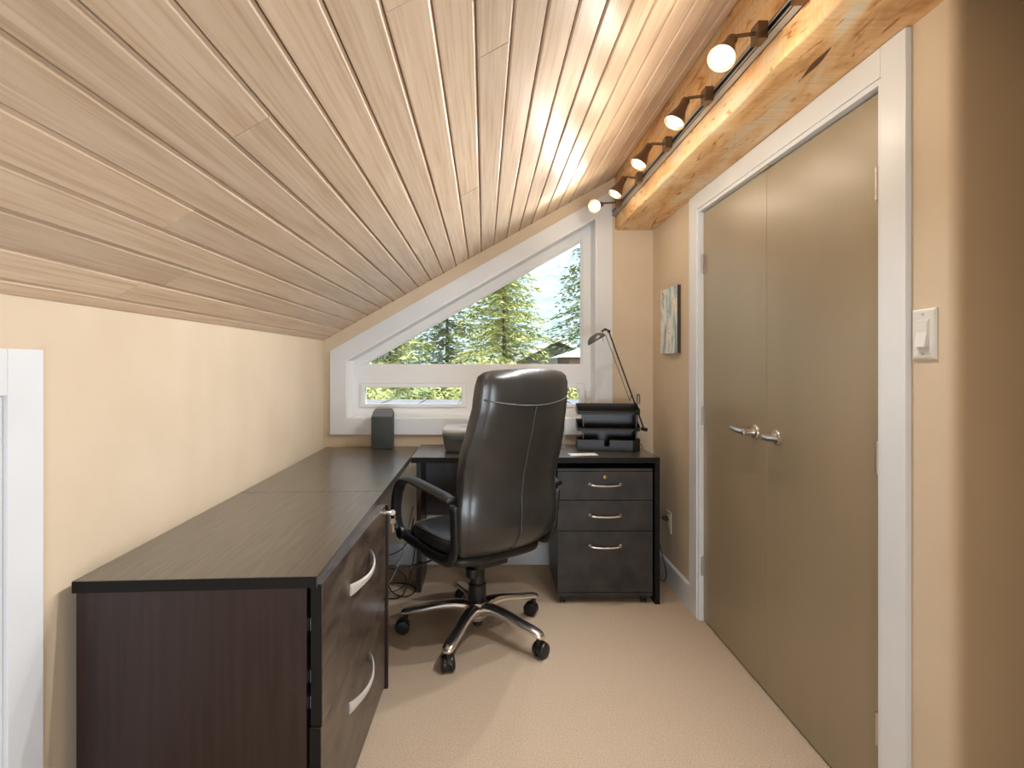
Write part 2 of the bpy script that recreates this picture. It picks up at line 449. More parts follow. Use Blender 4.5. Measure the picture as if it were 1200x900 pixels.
# ------------------------------------------------------------------ closet doors, jambs, casing
cas = bpy.data.objects.new('trim_1', None); COL.objects.link(cas); cas.location = (XR, 2.06, 0); struct(cas, 'white casing and jambs around the double closet doors')
def child(name, bm_, m, par, smooth=False):
    o = obj(name, bm_, m, par, smooth)
    o.matrix_parent_inverse = par.matrix_basis.inverted()
    return o
cw = .016
child('casing', B(XR-cw, XR, 1.350, 1.436, 0, 2.109, .002), 'white', cas)
child('casing', B(XR-cw, XR, 2.680, 2.776, 0, 2.109, .002), 'white', cas)
child('casing', B(XR-cw, XR, 1.4365, 2.6795, 2.030, 2.109, .002), 'white', cas)
child('jamb', B(XR-.010, XR+.11, 1.4365, 1.452, 0, 2.029), 'white', cas)
child('jamb', B(XR-.010, XR+.11, 2.664, 2.6795, 0, 2.029), 'white', cas)
child('head_jamb', B(XR-.010, XR+.11, 1.452, 2.664, 2.014, 2.0295), 'white', cas)
child('closet_back', B(XR+.095, XR+.115, 1.44, 2.68, 0, 2.03), 'gap', cas)
child('ball_catch', B(XR-.002, XR+.012, 2.03, 2.10, 2.0095, 2.0135, .001), 'nickel', cas)
DX = 1.083
mid = 2.068
def door(n, y0, y1, hy, hdir, side):
    d = bpy.data.objects.new('door_%d' % n, None); COL.objects.link(d); d.location = (DX, hy, 0)
    struct(d, 'taupe flush closet door leaf ' + ('on the left with its lever pointing to the window' if n == 1 else 'on the right beside the light switch'))
    child('leaf', B(DX, DX+.035, y0, y1, .008, 2.010, .0015), 'door', d)
    for z in (1.757, 1.01, .272):
        bm_ = bmesh.new()
        kx, ky = DX-.009, (hy-.012 if side > 0 else hy+.019)
        for k in range(5):
            lathe(bm_, [(.0058, z-.045+.018*k+.0005), (.0058, z-.045+.018*(k+1)-.0005)], 12, Matrix.Translation((kx, ky, 0)))
        lathe(bm_, [(.0045, z-.045), (.0045, z+.045)], 10, Matrix.Translation((kx, ky, 0)))
        box(bm_, DX-.0008, DX+.0002, min(ky, hy), max(ky, hy), z-.044, z+.044); box(bm_, kx, DX, ky-.0015, ky+.0015, z-.044, z+.044)
        child('hinge', bm_, 'nickel' if n == 2 else 'steel', d, True)
    # lever set
    ly = mid + (.080 if n == 1 else -.075); lz = .995
    bm_ = bmesh.new()
    mt = axis_mtx((DX, ly, lz), (-1, 0, 0))
    lathe(bm_, [(.029, 0), (.029, .006), (.026, .010), (.014, .011), (.0125, .013), (.0125, .052)], 28, mt)
    child('lever_rose', bm_, 'nickel', d, True)
    bm_ = bmesh.new()
    pts = catmull([(DX-.045, ly-.004*hdir, lz), (DX-.050, ly+.015*hdir, lz), (DX-.053, ly+.06*hdir, lz+.002), (DX-.050, ly+.105*hdir, lz+.005)], 6)
    k = len(pts); tube(bm_, pts, [.0135-.0050*i/(k-1) for i in range(k)], 14)
    child('lever', bm_, 'nickel', d, True)
    return d
door(1, mid+.0006, 2.6625, 2.6625, 1, 1)
door(2, 1.4535, mid-.0006, 1.4535, -1, -1)

# knee-wall access door casing, far left
kt = bpy.data.objects.new('trim_2', None); COL.objects.link(kt); kt.location = (XL, 1.1, 0); struct(kt, 'white casing of the low access door in the left wall')
child('casing', B(XL, XL+.016, 1.133, 1.2255, 0, 1.298, .002), 'white', kt)
child('casing', B(XL, XL+.016, .62, 1.1325, 1.200, 1.298, .002), 'white', kt)
child('casing', B(XL, XL+.016, .53, .6195, 0, 1.298, .002), 'white', kt)
kd = struct(obj('door_3', B(XL+.0005, XL+.006, .62, 1.1325, .01, 1.199, .001), 'white'), 'low white access door at the far left')

# ================================================================== FURNITURE
# file cabinet with desktop, near left
SH = lambda x: .055*(x+.987)
def sheared(bm_):
    for v in bm_.verts: v.co.y += SH(v.co.x)
    return bm_
HZ = .745
fc = thing('file_cabinet', 'dark brown two-drawer lateral file cabinet nearest the camera on the left', 'file cabinet', (-.70, 1.75, 0))
child('worktop', sheared(B(-.987, -.410, 1.294, 2.180, HZ-.029, HZ, .0015)), 'dark_top', fc)
child('edge_band', sheared(B(-.9865, -.4105, 1.2925, 1.2955, HZ-.0285, HZ-.001)), 'edge_black', fc)
child('end_panel', sheared(B(-.980, -.436, 1.298, 1.318, 0, HZ-.0295, .001)), 'dark_wood', fc)
child('body', sheared(B(-.975, -.440, 1.319, 2.080, .02, HZ-.030)), 'edge_black', fc)
child('end_panel', B(-.98, -.374, 2.103, 2.122, 0, HZ-.0295, .001), 'dark_wood', fc)
def drawer_front(z0, z1, off):
    bm_ = B(-.428, -.399, 1.335, 2.080, z0, z1, .0015)
    for v in bm_.verts:
        v.co.x += .020*(v.co.y-1.335)/.745 - off
    return bm_
for (z0, z1, off, hz) in ((.372, .722, 0, .612), (.025, .366, .003, .265)):
    d = child('drawer', drawer_front(z0, z1, off), 'drawer', fc)
    obj('edge_band', B(-.4275-off, -.4005-off, 1.3335, 1.3352, z0+.001, z1-.001), 'edge_black', d)
    bm = bmesh.new(); rings = []
    N = 22
    for k in range(N+1):
        tt = k/N; y = 1.585+.245*tt; base = -.399 + .020*(y-1.335)/.745 - off
        bow = math.sin(PI*tt)**.75*.036
        hh = .018 - .010*math.sin(PI*tt)
        zc = hz + .022*(tt-.5)
        th = .0022
        rings.append([(base+bow, y, zc-hh), (base+bow+.0045, y, zc-hh*.6), (base+bow+.0045, y, zc+hh*.6), (base+bow, y, zc+hh), (base+bow-th, y, zc+hh*.8), (base+bow-th, y, zc-hh*.8)])
    loft(bm, rings)
    o = obj('handle', bm, 'silver', d, True)
# drawer runners glimpsed in the gap
bm = bmesh.new()
bm.free()
for z in (.47, .405, .60): child('runner', B(-.434, -.428, 1.350, 1.372, z, z+.03), 'steel', fc)
# lock and the keys hanging from it
bm = bmesh.new(); lathe(bm, [(.009, 0), (.009, .006), (.006, .008)], 18, axis_mtx((-.3795, 2.055, .700), (1, 0, 0)))
child('lock', bm, 'nickel', fc, True)
def key(bm_, p, ln, rz):
    mt = Matrix.Translation(p) @ Matrix.Rotation(rz, 4, 'Z')
    ring = []
    for a in (0, 1):
        ring.append([mt @ Vector((.011*math.cos(2*PI*k/16), (-.001 if a else .001), -.010+.011*math.sin(2*PI*k/16))) for k in range(16)])
    loft(bm_, ring)
    box(bm_, -.004, .004, -.001, .001, -ln, -.018, mtx=mt)
    for j in range(3): box(bm_, .003, .0062, -.0009, .0009, -ln+.004+.007*j, -ln+.008+.007*j, mtx=mt)
kk = thing('key_ring', 'small silver keys hanging from the file cabinet lock', 'keys', (-.3705, 2.055, .700))
bm = bmesh.new(); box(bm, -.3715, -.352, 2.053, 2.057, .694, .706, .0008); lathe(bm, [(.011, -.0012), (.011, .0012)], 16, axis_mtx((-.347, 2.055, .700), (0, 1, 0)))
child('key', bm, 'nickel', kk, True)
bm = bmesh.new(); tube(bm, [(-.347+.009*math.cos(a), 2.055, .684+.012*math.sin(a)) for a in [2*PI*k/20 for k in range(21)]], .0009, 6)
child('ring', bm, 'nickel', kk, True)
bm = bmesh.new(); key(bm, (-.346, 2.056, .675), .050, .5); child('key', bm, 'nickel', kk)

# far section of the left desk
lr = thing('desk_return', 'dark left desk section between the file cabinet and the far wall', 'desk', (-.70, 2.8, 0))
child('desktop', sheared(B(-.987, -.410, 2.1825, 3.378, HZ-.029, HZ, .0015)), 'dark_top', lr)
child('side_panel', B(-.98, -.86, 3.33, 3.355, 0, HZ-.0295), 'dark_wood', lr)
child('side_panel', B(-.982, -.962, 2.30, 3.32, 0, HZ-.0295), 'dark_wood', lr)

# back desk under the window
BZ, BY0, BY1 = .773, 2.84, 3.30
bd = thing('writing_desk', 'black-brown writing desk standing under the window on panel legs', 'desk', (.27, 3.07, 0))
child('desktop', B(-.383, .9265, BY0, BY1, BZ-.030, BZ, .0015), 'dark_top', bd)
child('edge_band', B(-.3825, .926, BY0-.0012, BY0+.001, BZ-.0295, BZ-.001), 'edge_black', bd)
child('side_panel', B(.900, .926, BY0+.001, BY1-.01, 0, BZ-.0305, .001), 'edge_black', bd)
child('side_panel', B(-.372, -.347, 2.985, BY1-.01, 0, BZ-.0305, .001), 'dark_wood', bd)
child('modesty_panel', B(-.346, .899, 3.23, 3.25, .36, BZ-.0305), 'dark_wood', bd)

# rolling pedestal
pd = thing('drawer_pedestal', 'black-brown rolling three-drawer pedestal tucked under the writing desk', 'drawer pedestal', (.62, 3.0, 0))
PX0, PX1, PY0 = .388, .890, 2.846
child('body', B(PX0+.003, PX1-.003, PY0+.020, 3.22, .045, .712, .002), 'ped', pd)
child('bottom_rail', B(PX0, PX1, PY0+.004, PY0+.019, .038, .058, .001), 'ped', pd)
child('top_rail', B(PX0, PX1, PY0+.003, PY0+.019, .700, .7135, .001), 'ped', pd)
for (z0, z1, hz) in ((.548, .698, .628), (.386, .545, .466), (.062, .383, .305)):
    d = child('drawer', B(PX0, PX1, PY0, PY0+.019, z0, z1, .0015), 'ped', pd)
    bm = bmesh.new()
    xc = (PX0+PX1)/2
    pts = catmull([(xc-.080, PY0+.000, hz+.003), (xc-.078, PY0-.022, hz+.002), (xc-.04, PY0-.027, hz-.002), (xc, PY0-.028, hz-.003), (xc+.04, PY0-.027, hz-.002), (xc+.078, PY0-.022, hz+.002), (xc+.080, PY0+.000, hz+.003)], 5)
    tube(bm, pts, .0048, 8, .004)
    for s in (-1, 1):
        lathe(bm, [(.0075, 0), (.0075, .003)], 14, axis_mtx((xc+s*.080, PY0, hz+.003), (0, -1, 0)))
    obj('handle', bm, 'nickel', d, True)
bm = bmesh.new(); lathe(bm, [(.0105, 0), (.0105, .004), (.007, .006)], 20, axis_mtx(((PX0+PX1)/2, PY0, .668), (0, -1, 0)))
box(bm, (PX0+PX1)/2-.001, (PX0+PX1)/2+.001, PY0-.0068, PY0-.005, .663, .673)
child('lock', bm, 'brass', pd, True)
def small_caster(x, y):
    bm_ = bmesh.new()
    for s in (-.012, .006):
        lathe(bm_, [(.016, 0), (.0205, .002), (.0205, .006), (.016, .008)], 18, axis_mtx((x+s, y, .0205), (1, 0, 0)))
    box(bm_, x-.009, x+.009, y-.012, y+.012, .022, .045, .002)
    child('caster', bm_, 'blk', pd, True)
for x in (PX0+.030, PX1-.045):
    for y in (PY0+.025, 3.18): small_caster(x, y)

# ------------------------------------------------------------------ the office chair
ch = thing('office_chair', 'high-backed black leather office chair on a chrome five-star base', 'office chair', (-.03, 2.53, 0), math.radians(35))
cc = [(.43, -.15), (.46, -.185), (.50, -.215), (.56, -.235), (.64, -.238), (.72, -.232), (.80, -.240), (.90, -.268), (1.0, -.300), (1.1, -.326), (1.25, -.345)]
ww = [(.43, .16), (.455, .215), (.50, .250), (.56, .268), (.66, .268), (.74, .258), (.82, .262), (.90, .264), (1.0, .250), (1.1, .238), (1.18, .234), (1.222, .227), (1.240, .208), (1.248, .175)]
tt_ = [(.43, .02), (.455, .05), (.50, .075), (.6, .085), (.8, .095), (1.0, .105), (1.15, .110), (1.21, .095), (1.238, .055), (1.248, .016)]
bb_ = [(.43, .02), (.55, .050), (.8, .055), (1.1, .045), (1.25, .035)]
NE = 3.2
def back_pt(z, u, side=-1):
    w = interp(ww, z); c = interp(cc, z); th = interp(tt_, z); b = interp(bb_, z)
    x = u*w; v = (max(0, 1-abs(u)**NE))**(1/NE)
    dz = -.030*(u*u)*max(0, (z-1.12)/.12)*.5 if z > 1.12 else 0
    return Vector((x, c + side*th/2*v - b*(1-u*u), z+dz*.6))
def back_rings():
    zs = [.43, .436, .445, .458, .475, .50] + [.53+.035*k for k in range(19)] + [1.185, 1.205, 1.222, 1.234, 1.242, 1.247]
    rings = []
    for z in zs:
        ring = []
        n = 56
        for k in range(n):
            a = 2*PI*k/n; ca, sa = math.cos(a), math.sin(a)
            u = math.copysign(abs(ca)**(2/NE), ca); v = math.copysign(abs(sa)**(2/NE), sa)
            w = interp(ww, z); c = interp(cc, z); th = interp(tt_, z); b = interp(bb_, z)
            crease = 0
            # shallow puckering on the leather beside the seams
            if v < 0: crease = .0035*math.exp(-(u/.05)**2) + .006*math.exp(-((abs(u)-.90)/.035)**2) + .004*math.exp(-((z-(1.118-.020*(1-u*u)))/.010)**2)
            dz = -.030*(u*u)*max(0, (z-1.12)/.12)*.3 if z > 1.12 else 0
            ring.append((u*w, c + v*th/2 - b*(1-u*u) + crease, z+dz))
        rings.append(ring)
    return rings
br = obj('backrest', loft(bmesh.new(), back_rings()), 'leather', ch, 'all')
def seam(pts, r=.0026):
    bm_ = bmesh.new(); tube(bm_, pts, r, 7); return obj('piping', bm_, 'stitch', br, 'all')
seam([back_pt(.47+.628*k/40, 0) + Vector((0, .0015, 0)) for k in range(41)])
seam([back_pt(1.128-.030*(1-u*u), u) for u in [-.93+1.86*k/30 for k in range(31)]], .003)
for s in (-1, 1):
    seam([back_pt(.50+.70*k/40, s*.965) for k in range(41)], .0022).data.materials[0] = M['leather']
# seat
def cushion(x0, x1, y0, y1, z0, z1, e1=4, bulge=.012, nz=8, n=48, front_drop=.02):
    bm_ = bmesh.new(); rings = []
    cx, cy, hx, hy = (x0+x1)/2, (y0+y1)/2, (x1-x0)/2, (y1-y0)/2
    prof = [(.0, .80), (.06, .93), (.18, .985), (.4, 1.0), (.6, 1.0), (.8, .985), (.93, .94), (1.0, .86)]
    for (tz, s) in prof:
        ring = []
        for k in range(n):
            a = 2*PI*k/n; ca, sa = math.cos(a), math.sin(a)
            x = math.copysign(abs(ca)**(2/e1), ca)*hx*s; y = math.copysign(abs(sa)**(2/e1), sa)*hy*s
            fd = front_drop*max(0, y/hy)**3
            ring.append((cx+x, cy+y, z0+(z1-z0)*tz - fd))
        rings.append(ring)
    for s in (.6, .3, .05):
        rings.append([(cx+(p[0]-cx)/.86*s, cy+(p[1]-cy)/.86*s, z1+bulge*(1-s*s)*.8-front_drop*max(0, (p[1]-cy)/.86*s/hy)**3) for p in rings[7]])
    return loft(bm_, rings)
st = obj('seat', cushion(-.262, .262, -.225, .262, .452, .522), 'leather', ch, 'all')
bm = bmesh.new()
pts = []
for k in range(49):
    a = 2*PI*k/48; ca, sa = math.cos(a), math.sin(a)
    x = math.copysign(abs(ca)**.5, ca)*.262*.95; y = math.copysign(abs(sa)**.5, sa)*.2435*.95
    pts.append((x, y+.0185, .5175-.02*max(0, y/.2435)**3))
tube(bm, pts, .0028, 6); obj('piping', bm, 'stitch', st, 'all')
obj('seat_shell', cushion(-.262, .262, -.215, .250, .405, .456, bulge=0, front_drop=.0), 'blk_soft', ch, 'all')
# loop arms
def arm(s):
    bm_ = bmesh.new()
    pts = catmull([(s*.283, -.238, .712), (s*.298, -.16, .728), (s*.308, -.04, .742), (s*.312, .07, .748), (s*.312, .150, .728), (s*.312, .200, .670), (s*.310, .222, .600), (s*.304, .232, .540), (s*.296, .225, .490)], 6)
    k = len(pts)
    def wd(i):
        t = i/(k-1); return .031 if t < .45 else .031-.005*min(1, (t-.45)/.3)
    def th(i):
        t = i/(k-1); return .016 if t > .06 else .012
    tube(bm_, pts, [th(i) for i in range(k)], 16, [wd(i) for i in range(k)])
    a = obj('armrest', bm_, 'blk_soft', ch, 'all')
    bm_ = bmesh.new(); lathe(bm_, [(.026, -.016), (.031, -.008), (.031, .010), (.024, .016)], 24, axis_mtx((s*.290, .210, .475), (s, 0, 0)))
    box(bm_, min(s*.18, s*.285), max(s*.18, s*.285), .185, .235, .448, .474, .006)
    obj('arm_bracket', bm_, 'blk', a, True)
    # dark rail from the bracket under the seat edge up to the back
    bm_ = bmesh.new()
    pts = catmull([(s*.276, .225, .465), (s*.272, .08, .447), (s*.268, -.08, .440), (s*.264, -.180, .452), (s*.266, -.222, .510), (s*.271, -.232, .600), (s*.278, -.236, .690)], 6)
    tube(bm_, pts, [.024]*len(pts), 14, [.015]*len(pts))
    obj('side_rail', bm_, 'blk_soft', a, 'all')
arm(-1); arm(1)
# mechanism, knob, lever, column
bm = bmesh.new(); box(bm, -.085, .085, -.13, .11, .352, .404, .014); lathe(bm, [(.045, .318), (.048, .33), (.048, .356)], 24)
obj('tilt_mechanism', bm, 'blk', ch, True)
bm = bmesh.new(); lathe(bm, [(.016, 0), (.030, .004), (.030, .040), (.024, .046)], 20, axis_mtx((-.065, -.055, .345), (0, 0, -1)))
obj('tension_knob', bm, 'blk', ch, True)
bm = bmesh.new(); tube(bm, catmull([(-.05, .02, .385), (-.18, .03, .388), (-.285, .035, .375)], 4), .0045, 8)
tube(bm, [(-.275, .035, .376), (-.335, .037, .368)], [.013, .010], 12)
obj('height_lever', bm, 'blk', ch, True)
bm = bmesh.new(); lathe(bm, [(.037, .150), (.041, .156), (.041, .238), (.036, .244), (.0335, .246), (.0335, .30), (.032, .32)], 32)
obj('gas_column', bm, 'blk_soft', ch, True)
# star base
sb = bmesh.new(); lathe(sb, [(.030, .070), (.046, .085), (.052, .12), (.046, .150), (.040, .158)], 32)
base = obj('star_base', sb, 'chrome', ch, True)
bm = bmesh.new(); lathe(bm, [(.018, .045), (.024, .052), (.024, .072)], 20); obj('column_foot', bm, 'blk', base, True)
for k in range(5):
    a = math.radians(34-35+72*k)
    d = Vector((math.cos(a), math.sin(a), 0)); sd = Vector((-math.sin(a), math.cos(a), 0))
    rings = []
    prof = [(.030, .120, .036, .030), (.06, .134, .033, .027), (.10, .140, .030, .021), (.15, .138, .028, .018), (.20, .130, .027, .017), (.25, .118, .0265, .0165), (.30, .111, .026, .016), (.335, .103, .025, .015), (.352, .098, .021, .013), (.360, .095, .012, .008)]
    for (r_, z_, hw, hh) in prof:
        ring = []
        for j in range(18):
            b_ = 2*PI*j/18; c_, s_ = math.cos(b_), math.sin(b_)
            u = math.copysign(abs(c_)**.7, c_)*hw; v = math.copysign(abs(s_)**.8, s_)*hh
            ring.append(d*r_ + sd*u + Vector((0, 0, z_+v)))
        rings.append(ring)
    obj('leg', loft(bmesh.new(), rings), 'chrome', base, 'all')
    # twin-wheel caster, each swivelled its own way
    p = d*.338; sw = [2.1, .6, 2.6, 1.2, .2][k]
    bm = bmesh.new()
    mt = Matrix.Translation((p.x, p.y, 0)) @ Matrix.Rotation(sw, 4, 'Z') @ Matrix.Translation((.014, 0, 0))
    for sgn in (-1, 1):
        m2 = mt @ axis_mtx((0, sgn*.004, .0335), (0, sgn, 0))
        lathe(bm, [(.024, 0), (.0325, .002), (.0335, .006), (.0335, .017), (.029, .023), (.014, .025)], 26, m2)
    m3 = mt @ axis_mtx((0, 0, .040), (0, 1, 0))
    lathe(bm, [(.031, -.006), (.031, .006)], 20, m3)
    lathe(bm, [(.011, .045), (.011, .088)], 14, Matrix.Translation((p.x, p.y, 0)))
    obj('caster', bm, 'blk', base, True)

# ================================================================== THINGS ON THE DESKS
# loudspeaker, left
sp = thing('loudspeaker', 'small slate-grey desktop speaker standing on the left desk by the wall corner', 'speaker', (-.6185, 3.325, HZ))
bm = bmesh.new()
v0 = [(-.066, -.045), (.066, -.045), (.066, .010), (.048, .050), (-.060, .050), (-.066, .010)]
zt = lambda y: .196+.045*(y+.045)/.095
loft(bm, [[(x, y, .004) for x, y in v0], [(x, y, zt(y)) for x, y in v0]])
bmesh.ops.bevel(bm, geom=[e_ for e_ in bm.edges], offset=.003, segments=2, profile=.6, affect='EDGES')
obj('cabinet', bm, 'speaker', sp, True)
bm = bmesh.new(); v1 = [(x*.93, y*.90) for x, y in v0]
loft(bm, [[(x, y, zt(y)-.002) for x, y in v1], [(x, y, zt(y)+.0035) for x, y in v1]])
obj('top_cap', bm, 'spk_top', sp)
obj('foot', B(-.056, .056, -.038, .044, 0, .005), 'blk', sp)

# printer
pr = thing('printer', 'grey inkjet printer half hidden behind the office chair', 'printer', (-.025, 3.10, BZ))
bm = bmesh.new(); rings = []
for (z, gx, gy) in ((.0, .190, .135), (.02, .196, .142), (.07, .204, .150), (.096, .207, .153), (.104, .207, .153)):
    ring = []
    for k in range(40):
        a = 2*PI*k/40; ca, sa = math.cos(a), math.sin(a)
        ring.append((math.copysign(abs(ca)**.32, ca)*gx, math.copysign(abs(sa)**.32, sa)*gy, z))
    rings.append(ring)
loft(bm, rings); obj('body', bm, 'print_d', pr, 'all')
bm = bmesh.new(); rings = []
for (z, s) in ((.1045, 1.0), (.122, 1.0), (.130, .985), (.133, .955)):
    rings.append([(math.copysign(abs(math.cos(2*PI*k/40))**.32, math.cos(2*PI*k/40))*.207*s, math.copysign(abs(math.sin(2*PI*k/40))**.32, math.sin(2*PI*k/40))*.153*s, z) for k in range(40)])
loft(bm, rings); obj('scanner_lid', bm, 'print_l', pr, 'all')
bm = bmesh.new()
pts = [(-.15+.30*k/16, -.155, .062-.030*math.sin(PI*k/16)+.018) for k in range(17)]
rings = [[(x, y, z), (x, y+.03, z), (x, y+.03, z+.004+.026*math.sin(PI*k/16)), (x, y, z+.004+.026*math.sin(PI*k/16))] for k, (x, y, z) in enumerate(pts)]
loft(bm, rings); obj('output_slot', bm, 'blk', pr)
bm = bmesh.new(); prism(bm, [(-.12, -.02), (.12, -.02), (.12, -.0195), (.10, -.0), (-.10, -.0)], 'z', .1335, .1345)
obj('lid_groove', bm, 'print_d', pr)

# three-tier letter tray
tr = thing('letter_tray', 'black three-tier plastic letter tray on the right end of the writing desk', 'letter tray', (.715, 3.135, BZ), math.radians(-7))
def tier(z0, first):
    W_, D_ = .175, .105
    foot = [(-W_, -D_), (W_-.045, -D_), (W_, -D_+.035), (W_, D_), (-W_, D_)]
    bm_ = bmesh.new(); prism(bm_, foot, 'z', z0, z0+.003)
    hf = .062 if first else .016
    def wall(a, b, h0, h1, cut=None):
        (xa, ya), (xb, yb) = a, b
        L_ = Vector((xb-xa, yb-ya, 0)); nrm = Vector((-L_.y, L_.x, 0)).normalized()*.0025
        ax, bx = Vector((xa, ya, z0)), Vector((xb, yb, z0))
        r1 = [ax, bx, bx+Vector((0, 0, h1)), ax+Vector((0, 0, h0))]
        loft(bm_, [r1, [p+nrm for p in r1]])
    if first:
        wall((-W_, -D_), (-.026, -D_), hf, hf); wall((.004, -D_), (W_-.045, -D_), hf, hf-.001)
        wall((-.026, -D_), (.004, -D_), .026, .026)
    else:
        wall((-W_, -D_), (W_-.045, -D_), hf, hf)
        tube(bm_, [(-W_+.005, -D_-.002, z0+hf-.002), (W_-.050, -D_-.002, z0+hf-.002)], .0045, 8)
    wall((W_-.045, -D_), (W_, -D_+.035), hf, hf+.004 if first else .030)
    wall((W_, -D_+.035), (W_, D_), hf+.004 if first else .030, .06)
    wall((W_, D_), (-W_, D_), .050, .050)
    wall((-W_, D_), (-W_, -D_), .050 if not first else .06, hf)
    return bm_
for z, f in ((.002, True), (.112, False), (.206, False)):
    t_ = obj('tray', tier(z, f), 'blk_soft', tr)
    # inset risers that carry the next tier
    if z < .2:
        bm = bmesh.new(); zt = {.002: .112, .112: .206}[z]
        za = z+.003
        box(bm, -.138, .152, .070, .074, za, zt)
        box(bm, -.142, -.138, -.068, .074, za, zt); box(bm, .152, .156, -.074, .074, za, zt)
        obj('riser', bm, 'blk', t_)
obj('base_skid', B(-.172, .128, -.100, .10, 0, .002), 'blk', tr)

# desk lamp
dl = thing('desk_lamp', 'grey metal desk lamp with a long counterweighted arm behind the letter tray', 'desk lamp', (.870, 3.268, BZ))
bm = bmesh.new(); lathe(bm, [(.030, 0), (.030, .014), (.024, .018), (.008, .022)], 32, Matrix.Translation((0, 0, 0)))
obj('base', bm, 'lampgrey', dl, True)
PV = Vector((.052, -.02, .272))   # pivot
bm = bmesh.new(); tube(bm, catmull([(0, 0, .015), (.035, -.01, .04), (.052, -.02, .09), (.052, -.02, .272), (.052, -.02, .300), (.060, -.02, .308), (.066, -.02, .298), (.066, -.02, .25)], 5), .0042, 10)
obj('stem', bm, 'lampgrey', dl, True)
top_ = Vector((-.123, -.04, .685)); cwt = Vector((.096, -.012, .098)); 
bm = bmesh.new(); tube(bm, [cwt, top_], .0045, 10)
o = obj('arm', bm, 'blk', dl, True)
bm = bmesh.new(); off = Vector((-.020, 0, -.018))
tube(bm, [cwt.lerp(top_, .32)+off*.9, top_+off], .0022, 8)
tube(bm, [cwt.lerp(top_, .32)+off*.9, cwt.lerp(top_, .36)], .0022, 8)
obj('arm_rod', bm, 'lampgrey', dl, True)
bm = bmesh.new(); dd = (cwt-top_).normalized(); sd = Vector((1, .05, -.25)).normalized()
tube(bm, [cwt-sd*.018, cwt+sd*.018], [.0105, .0115], 16)
obj('counterweight', bm, 'blk', dl, True)
bm = bmesh.new()
jn = top_+Vector((-.022, 0, .012))
tube(bm, catmull([top_+Vector((.004, 0, .004)), jn, jn+Vector((-.022, 0, -.012))], 4), .0055, 10)
lathe(bm, [(.009, -.010), (.009, .010)], 14, axis_mtx(top_, (0, 1, 0)))
lathe(bm, [(.008, -.009), (.008, .009)], 14, axis_mtx(jn, (0, 1, 0)))
obj('joint', bm, 'blk', dl, True)
hp = jn+Vector((-.020, -.002, -.014)); ax = Vector((-.55, -.10, -.78)).normalized()
bm = bmesh.new()
# elongated half-dome shade: ellipsoid cap stretched sideways
lx = Vector((-.86, -.04, -.50)).normalized(); ax = Vector((-.42, -.06, -.90)); ax = (ax - lx*ax.dot(lx)).normalized(); ly = lx.cross(ax)
cen = hp + lx*.052 + ax*.030
for off_, sgn in ((0, 1),):
    rings = []
    for i in range(9):
        th_ = PI/2*i/8.0; rr = math.sin(th_) if i else .03; h_ = math.cos(th_)
        rings.append([cen - ax*(.042*h_) + lx*(.060*rr*math.cos(2*PI*k/28)) + ly*(.046*rr*math.sin(2*PI*k/28)) for k in range(28)])
    for i in range(8, -1, -1):
        th_ = PI/2*i/8.0; rr = (math.sin(th_) if i else .03)*.95; h_ = math.cos(th_)
        rings.append([cen - ax*(.038*h_) + lx*(.060*rr*math.cos(2*PI*k/28)) + ly*(.046*rr*math.sin(2*PI*k/28)) for k in range(28)])
    loft(bm, rings)
sh = obj('shade', bm, 'lampgrey', dl, 'all')
bm = bmesh.new(); tube(bm, [jn+Vector((-.012, 0, -.008)), jn+Vector((-.014, -.004, -.075))], .0013, 6); obj('pull_rod', bm, 'blk', dl)

# wire pen basket behind the chair and a sheet of paper
wb = bmesh.new()
bx, by, bw, bh = .425, 3.18, .045, .135
for k in range(5):
    z = BZ+.0015+bh*k/4
    tube(wb, [(bx-bw, by-bw, z), (bx+bw, by-bw, z), (bx+bw, by+bw, z), (bx-bw, by+bw, z), (bx-bw, by-bw, z)], .0012, 5)
for i in range(4):
    for s in (0, 1, 2, 3):
        t0 = -bw+2*bw*i/3
        p = [(bx+t0, by-bw), (bx+bw, by+t0), (bx+t0, by+bw), (bx-bw, by+t0)][s]
        tube(wb, [(p[0], p[1], BZ+.001), (p[0], p[1], BZ+bh)], .0012, 5)
for i in range(5): tube(wb, [(bx-bw, by-bw+2*bw*i/4, BZ+.0014), (bx+bw, by-bw+2*bw*i/4, BZ+.0014)], .0012, 5)
tag(obj('wire_basket', wb, 'steel'), 'thin steel wire pen basket between the chair back and the letter tray', 'wire basket')
po = obj('paper_sheet', B(-.085, .065, -.035, .035, 0, .0015), 'paper'); po.location = (.548, 2.93, BZ+.0002); po.rotation_euler = (0, 0, .12)
tag(po, 'white sheet of paper lying flat in front of the letter tray', 'paper')

# ================================================================== WALL THINGS
# canvas
cv = thing('wall_canvas', 'small blue and white abstract canvas hanging on the right wall', 'picture', (XR, 3.07, 1.51))
obj('stretcher', B(-.020, -.0005, -.136, .136, -.186, .186), 'canvas_edge', cv)
obj('print', B(-.0212, -.0201, -.136, .136, -.186, .186), 'canvas', cv)

